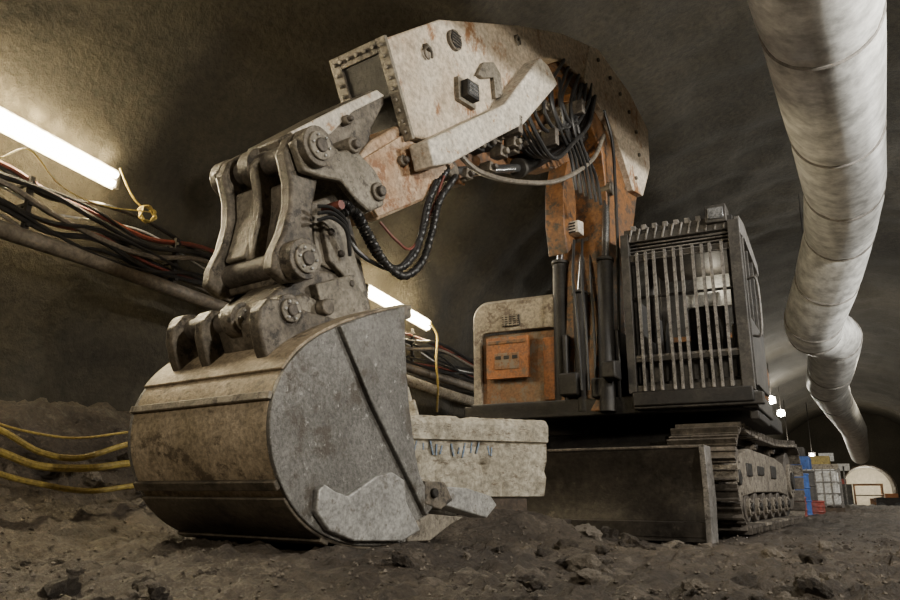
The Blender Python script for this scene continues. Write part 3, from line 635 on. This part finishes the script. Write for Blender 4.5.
for (x,y,s) in((-2.2,6.3,.11),(-2.4,7.5,.12),(-1.9,7.3,.10),(-2.25,7.7,.11),(-1.6,7.6,.10),(-2.8,7.8,.1),(-6.3,5.5,.13),(-6.6,6.4,.16),(-6.7,4.6,.14),(-6.9,7.4,.13),(-6.5,5.0,.09),(-6.1,6.1,.09),(-6.4,8.2,.12),(-6.8,5.6,.10),(-6.55,7.0,.1),(-1.35,4.3,.08),(-.9,3.7,.06),(-1.6,4.9,.09),(-.6,4.6,.08),(-.2,5.2,.07)):
    place_rock(x,y,s)
m=M()
for k in range(9000):
    y=1.9+rr.random()**1.7*9; x=rr.uniform(-6.8,3.5)
    if (-4.4<x<-2.8 and 3.4<y<5): continue
    s=rr.uniform(.004,.017); z=gh(x,y)+s*.3
    vs=[Vector((x,y,z))+Vector(a)*s*rr.uniform(.7,1.3) for a in((1,0,0),(-1,0,0),(0,1,0),(0,-1,0),(0,0,.8),(0,0,-.8))]
    m.add(vs,[(0,2,4),(2,1,4),(1,3,4),(3,0,4),(2,0,5),(1,2,5),(3,1,5),(0,3,5)],m_stone if k%3 else m_mud)
m.done("gravel",smooth=False,label="scattered gravel and mud crumbs on the floor",cat="gravel",kind="stuff")
# ------------------------------------------------------------------ duct
DP=[(.0,2.0,5.55),(.1,5,5.65),(.26,8.6,5.74),(.38,12,5.88),(.46,15,6.0),(.34,17.8,6.0),(-.02,19.6,5.40),(-.44,21.4,4.88),(-.48,22.5,4.78),(-.0,24,4.78),(-.25,27,4.30),(-.45,29.5,4.15),(-.3,33.7,4.0),(0.3,45,3.6),(.6,62,2.9)]
C_=catmull(DP,14); Lp=[]
for i in range(len(DP)-1):
    a,b=Vector(DP[i]),Vector(DP[i+1])
    for k in range(14): Lp.append(a.lerp(b,k/14))
Lp.append(Vector(DP[-1])); P=[a.lerp(b,.85) for a,b in zip(C_,Lp)]; N_=len(P)
def rad(t): return (.66+.06*sst(t,.15,.45))-.12*max(0,(t-.6)/.4)
vs=[];fs=[];seg=56
JO=(5.0,8.6,12,15,17.8,19.6,21.4,22.5,24,27,29.5,33.7)
for i,p in enumerate(P):
    d_=(P[min(i+2,N_-1)]-P[max(i-2,0)]).normalized()
    up=Vector((0,0,1)); up=(up-d_*up.dot(d_)).normalized(); b_=d_.cross(up); r0=rad(i/(N_-1))
    r0*=1-.05*max([math.exp(-((p.y-j)/.16)**2) for j in JO])
    cr=max([math.exp(-((p.y-j)/.7)**2) for j in (8.6,15,17.8,19.6,21.4,24)])
    for k in range(seg):
        t=2*math.pi*k/seg; r_=r0*(1+.012*noise.noise(Vector((math.cos(t)*1.5,math.sin(t)*1.5,p.y*.6)))+(.005+.02*cr)*noise.noise(Vector((math.cos(t)*7,math.sin(t)*7,p.y*.6))))
        vs.append(p+(up*math.cos(t)+b_*math.sin(t))*r_)
for i in range(N_-1):
    for k in range(seg): j=(k+1)%seg; fs.append([i*seg+k,i*seg+j,(i+1)*seg+j,(i+1)*seg+k])
m=M(); m.add(vs,fs,m_duct)
duct=m.done("ventilation_duct",label="large sagging off-white fabric ventilation duct hanging from tunnel roof",cat="ventilation duct",angle=60)
for yi in JO:
    i=min(range(N_),key=lambda q:abs(P[q].y-yi)); d_=(P[i+2]-P[i-2]).normalized(); r0=rad(i/(N_-1))*.95
    up=Vector((0,0,1)); up=(up-d_*up.dot(d_)).normalized(); b_=d_.cross(up)
    m=M(); ring=[P[i]+(up*math.cos(t)+b_*math.sin(t))*(r0+.008) for t in [2*math.pi*k/48 for k in range(49)]]
    m.tube(ring,.026,m_seam,6,smooth=False); m.done("duct_hoop",duct)
    m=M(); top=P[i]+Vector((0,0,r0)); m.tube([top,Vector((P[i].x,P[i].y,8.35))],.012,m_dark,5,smooth=False); m.done("hanger_cable",duct)
# ------------------------------------------------------------------ lamps on wall
def plight(nm,loc,e,c,r):
    ld=bpy.data.lights.new(nm,'POINT'); ld.energy=e; ld.color=c; ld.shadow_soft_size=r
    lo=bpy.data.objects.new(nm,ld); lo.location=loc; bpy.context.collection.objects.link(lo)
def lamp(p,q,e,ep):
    XL=-6.95
    a=onX(*p,XL); b=onX(*q,XL); d_=(b-a).normalized(); nrm=Vector((1,0,-.25)).normalized(); s_=d_.cross(nrm).normalized()
    m=M()
    A=[a+s_*.12-nrm*.03,a-s_*.12-nrm*.03,a-s_*.07-nrm*.08,a+s_*.07-nrm*.08]; m.prism(A,[x+(b-a) for x in A],m_white)
    m.box(a-nrm*.02,(.05,.05,.20),m_frame); m.box(b-nrm*.02,(.05,.05,.20),m_frame)
    ob=m.done("fluorescent_lamp",label="long fluorescent lamp glowing on the tunnel wall",cat="lamp",group="wall lamps",bevel=.008)
    for s in(-.05,.05):
        m=M(); m.cyl(a+s_*s+d_*.04,b+s_*s-d_*.04,.034,m_tube,12); m.done("lamp_tube",ob,label="glowing fluorescent tube")
    ld=bpy.data.lights.new("lamp_light",'AREA'); ld.shape='RECTANGLE'; ld.size=(b-a).length; ld.size_y=.15; ld.energy=e; ld.color=(1,.86,.60)
    lo=bpy.data.objects.new("lamp_light",ld); bpy.context.collection.objects.link(lo)
    X=d_; Z=-nrm; Y=Z.cross(X); lo.matrix_world=Matrix.Translation((a+b)/2+nrm*.12)@Matrix((X,Y,Z)).transposed().to_4x4()
    for k in range(7):
        pt=a.lerp(b,(k+.5)/7)
        plight("lamp_spill",pt+Vector((.06,0,-.24)),ep,(1,.80,.45),.05)
        plight("lamp_spill",pt+Vector((-.0,0,.24)),ep,(1,.80,.45),.05)
lamp((-60,86),(118,181),80,19); lamp((368,290),(430,326),60,15)
# ------------------------------------------------------------------ wall cables
rc=random.Random(21)
mats=[m_rubber,m_redc,m_rubber,m_rubber,m_white,m_rubber,m_pipe,m_rubber,m_rubber,m_redc,m_rubber,m_rubber,m_pipe,m_rubber]
names={m_rubber:"black rubber power cable sagging along tunnel wall",m_redc:"dull red power cable sagging along tunnel wall",m_white:"thin white cable sagging along tunnel wall",m_pipe:"muddy grey cable sagging along tunnel wall"}
for k,mt in enumerate(mats):
    P_=[]; dv=-6+k*4.8; X=-6.95+.035*(k%4); ph=rc.uniform(0,6); am=rc.uniform(3,9)
    for j,(u,v) in enumerate(((-80,132),(0,168),(50,196),(100,214),(150,236),(215,258),(300,298),(400,338),(440,352),(475,366),(540,388))):
        P_.append(onX(u,v+dv*(1-(u+80)/900)*.95+rc.uniform(-4,4)+am*math.sin(u*.03+ph),X+rc.uniform(-.02,.02)))
    m=M(); m.tube(P_,rc.choice((.018,.024,.03)) if mt is not m_white else .012,mt,7,n=6); m.done("cable",label=names[mt],cat="cable",group="cables along the tunnel wall")
m=M(); m.tube([onX(u,v,-6.9) for u,v in((-80,198),(0,229),(95,261),(190,296),(300,335),(400,365),(480,390),(560,412))],.085,m_pipe,14); m.done("water_pipe",label="grey steel supply pipe running along tunnel wall",cat="pipe")
m=M(); m.tube([onX(u,v,-6.8) for u,v in((400,378),(440,392),(480,404),(560,428))],.10,m_conc,14); m.done("air_pipe",label="pale compressed air pipe on tunnel wall",cat="pipe")
for (u,v) in((35,200),(180,262),(415,352)):
    a=onX(u,v-22,-6.85); m=M(); m.box(a+Vector((-.05,0,-.30)),(.05,.05,.65),m_dark)
    for q in range(3): m.box(a+Vector((-.12,0,-.05-.22*q)),(.25,.04,.03),m_dark)
    m.done("cable_bracket",label="steel bracket holding cables on tunnel wall",cat="bracket",group="cable brackets")
m=M(); c=onX(147,214,-6.8); P_=[]
for k in range(60):
    t=k*.55; P_.append(c+Vector((.03*math.sin(k),math.cos(t)*(.10+.02*math.sin(k*1.7)),math.sin(t)*.09+.01*math.sin(k*2.3))))
m.tube(P_,.008,m_yel,6,n=2); m.tube([onX(u,v,-6.85) for u,v in((120,168),(128,188),(135,200),(143,208))],.011,m_yel,6); m.tube([onX(u,v,-6.75) for u,v in((150,212),(100,205),(60,185),(30,150),(0,158))],.008,m_yel,6)
m.done("cable_coil",label="small coil of yellow cable hanging from wall lamp",cat="cable")
m=M(); m.tube([onX(u,v,-6.7) for u,v in((430,322),(437,336),(436,360),(438,385),(437,412))],.022,m_yel,6)
m.done("lamp_cable",label="yellow cable hanging below a wall lamp",cat="cable")
for k,pl in enumerate((((-60,400),(0,424),(40,434),(80,438),(130,432),(180,428)),((-60,408),(0,430),(40,452),(80,458),(130,444),(180,440)),((-60,432),(0,452),(40,466),(90,468),(135,463),(190,462)),((-60,452),(0,474),(40,484),(90,491),(140,485),(200,480)))):
    m=M(); m.tube([onX(u,v,-5.95+.03*k) for u,v in pl],(.010,.026,.032,.024)[k],m_yel,8); m.done("water_hose",label="yellow rubber hose draped low along the rubble bank",cat="hose",group="yellow hoses on the rubble bank")
# ------------------------------------------------------------------ far equipment
def atg(u,Y): return onY(u,505,Y).x
x=atg(823,22); z=gh(x,22)
m=M(); m.box((x,22,z+.62),(.85,.9,.9),m_white)
tank=m.done("water_tank",bevel=.08,label="white plastic container tank in a wire cage",cat="tank")
m=M()
for k in range(6):
    for s in(-.5,.5): m.box((x-.45+k*.18,22+s*.98,z+.62),(.025,.025,.95),m_bar); m.box((x+s*.94,21.55+k*.18,z+.62),(.025,.025,.95),m_bar)
for k in range(4):
    for s in(-.5,.5): m.box((x,22+s*.99,z+.2+k*.28),(.95,.025,.025),m_bar); m.box((x+s*.95,22,z+.2+k*.28),(.025,.97,.025),m_bar)
m.box((x,22,z+.07),(1.0,1.0,.14),m_wood); m.done("tank_cage",tank,smooth=False)
def barrel(u,Y,mat,nm,h=.88):
    x=atg(u,Y); z=gh(x,Y)-.02; m=M(); m.cyl((x,Y,z),(x,Y,z+h),.25,mat,24)
    for q in(.02,.34*h,.66*h,h-.02): m.cyl((x,Y,z+q-.015),(x,Y,z+q+.015),.265,mat,24)
    m.done("barrel",bevel=.01,label=nm+" steel barrel standing on the mud beside the tank",cat="barrel",group="barrels by the tank")
barrel(799,18.5,m_blue,"blue"); barrel(793,17.3,m_red,"red",.4); barrel(806,20,m_frame,"black",1.0); barrel(812,18.8,m_red,"red",.35)
def machine(u,Y,w,h,mat,nm,lab,cat,top=None):
    x=atg(u,Y); z=gh(x,Y); m=M()
    m.box((x,Y,z+h*.5+.25),(w,1.4,h),mat); m.box((x+w*.1,Y-.1,z+h+.38),(w*.5,1.0,.28),top or m_frame)
    m.box((x-w*.3,Y-.72,z+h*.5+.2),(w*.3,.03,h*.5),m_dark)
    for s in(-.32,.32): m.cyl((x+s*w,Y-.8,z+.25),(x+s*w,Y+.8,z+.25),.27,m_rubber,18)
    m.tube([(x-w*.5,Y-.6,z+h*.9),(x-w*.6,Y-.8,z+h*1.3),(x-w*.2,Y-.7,z+h*1.5)],.03,m_bar,6)
    m.done(nm,bevel=.03,label=lab,cat=cat)
machine(818,29,1.5,1.1,m_grey,"compressor","dusty wheeled compressor with yellow top on muddy floor","compressor",m_yel)
machine(800,25,.8,1.2,m_blue,"pump_unit","blue wheeled pump unit standing on muddy floor","pump")
machine(838,48,1.6,1.1,m_frame,"generator","dark wheeled generator on muddy floor","generator",m_red)
machine(890,62,1.6,.6,m_dark,"site_trailer","dark wheeled trailer parked before lit passage","trailer",m_orange_b)
for (u,Y) in((791,30),(832,32),(848,38)):
    x=atg(u,Y); m=M(); z=gh(x,Y)
    m.box((x,Y,z+.9),(.06,.06,1.8),m_bar); m.box((x,Y,z+1.75),(.5,.06,.3),m_white); m.done("site_sign",label="small blank sign board on a post",cat="sign",group="sign posts")
def flood(x,y,z,e,r=.22):
    zt=CZ+BZ*math.sqrt(max(.05,1-(x/AX)**2))
    m=M(); m.box((x,y+.1,z),(.5,.15,.4),m_frame); m.tube([(x,y+.1,z+.2),(x,y+.1,zt-.35)],.03,m_dark,6,smooth=False); ob=m.done("floodlight",label="glaring floodlight mounted high in the tunnel",cat="floodlight",group="far floodlights")
    m=M(); m.cyl((x,y,z),(x,y+.04,z),r,m_spot,20); m.done("flood_lens",ob)
    plight("flood_light",(x,y-.4,z-.2),e,(1,.93,.78),.3)
for (u,v,Y,e,r) in((771,400,45,1000,.22),(781,413,55,1300,.24),(788,444,62,700,.16),(812,455,70,600,.13)):
    p=onY(u,v,Y); flood(p.x,Y,p.z,e,r)
# ------------------------------------------------------------------ lights
def area(loc,tgt,size,e,c=(1,.93,.80),sy=None):
    ld=bpy.data.lights.new("work_light",'AREA'); ld.size=size; ld.energy=e; ld.color=c
    if sy: ld.shape='RECTANGLE'; ld.size_y=sy
    lo=bpy.data.objects.new("work_light",ld); lo.location=loc; lo.rotation_euler=(Vector(tgt)-Vector(loc)).to_track_quat('-Z','Y').to_euler(); bpy.context.collection.objects.link(lo)
area((5.4,1.0,4.2),(-3.2,5.0,2.6),.4,590)
area((-4.6,-1.5,3.6),(-3.8,4.0,.8),.4,125,(1,.88,.68))
area((5.4,7.0,5.2),(0.3,11,5.9),1.2,1050,(1,.97,.9),sy=.3)
area((6.0,20,4.8),(0,22,4.6),1.5,750,(1,.97,.9))
area((-5.6,9.0,4.6),(-2.8,10,2.5),1.0,45)
for (x,y,z,e) in((PX,92.5,1.8,520),(PX,97,1.8,800),(2,36,5.0,300),(.5,80,3.5,900),(-1.4,10.6,3.3,7)):  # last entry is an added light brightening the cab interior
    plight("passage_cab_light",(x,y,z),e,(1,.90,.70),.3 if e>20 else .08)
w=bpy.data.worlds.new("world"); bpy.context.scene.world=w; w.use_nodes=True; w.node_tree.nodes["Background"].inputs[0].default_value=(.02,.018,.015,1); w.node_tree.nodes["Background"].inputs[1].default_value=.2
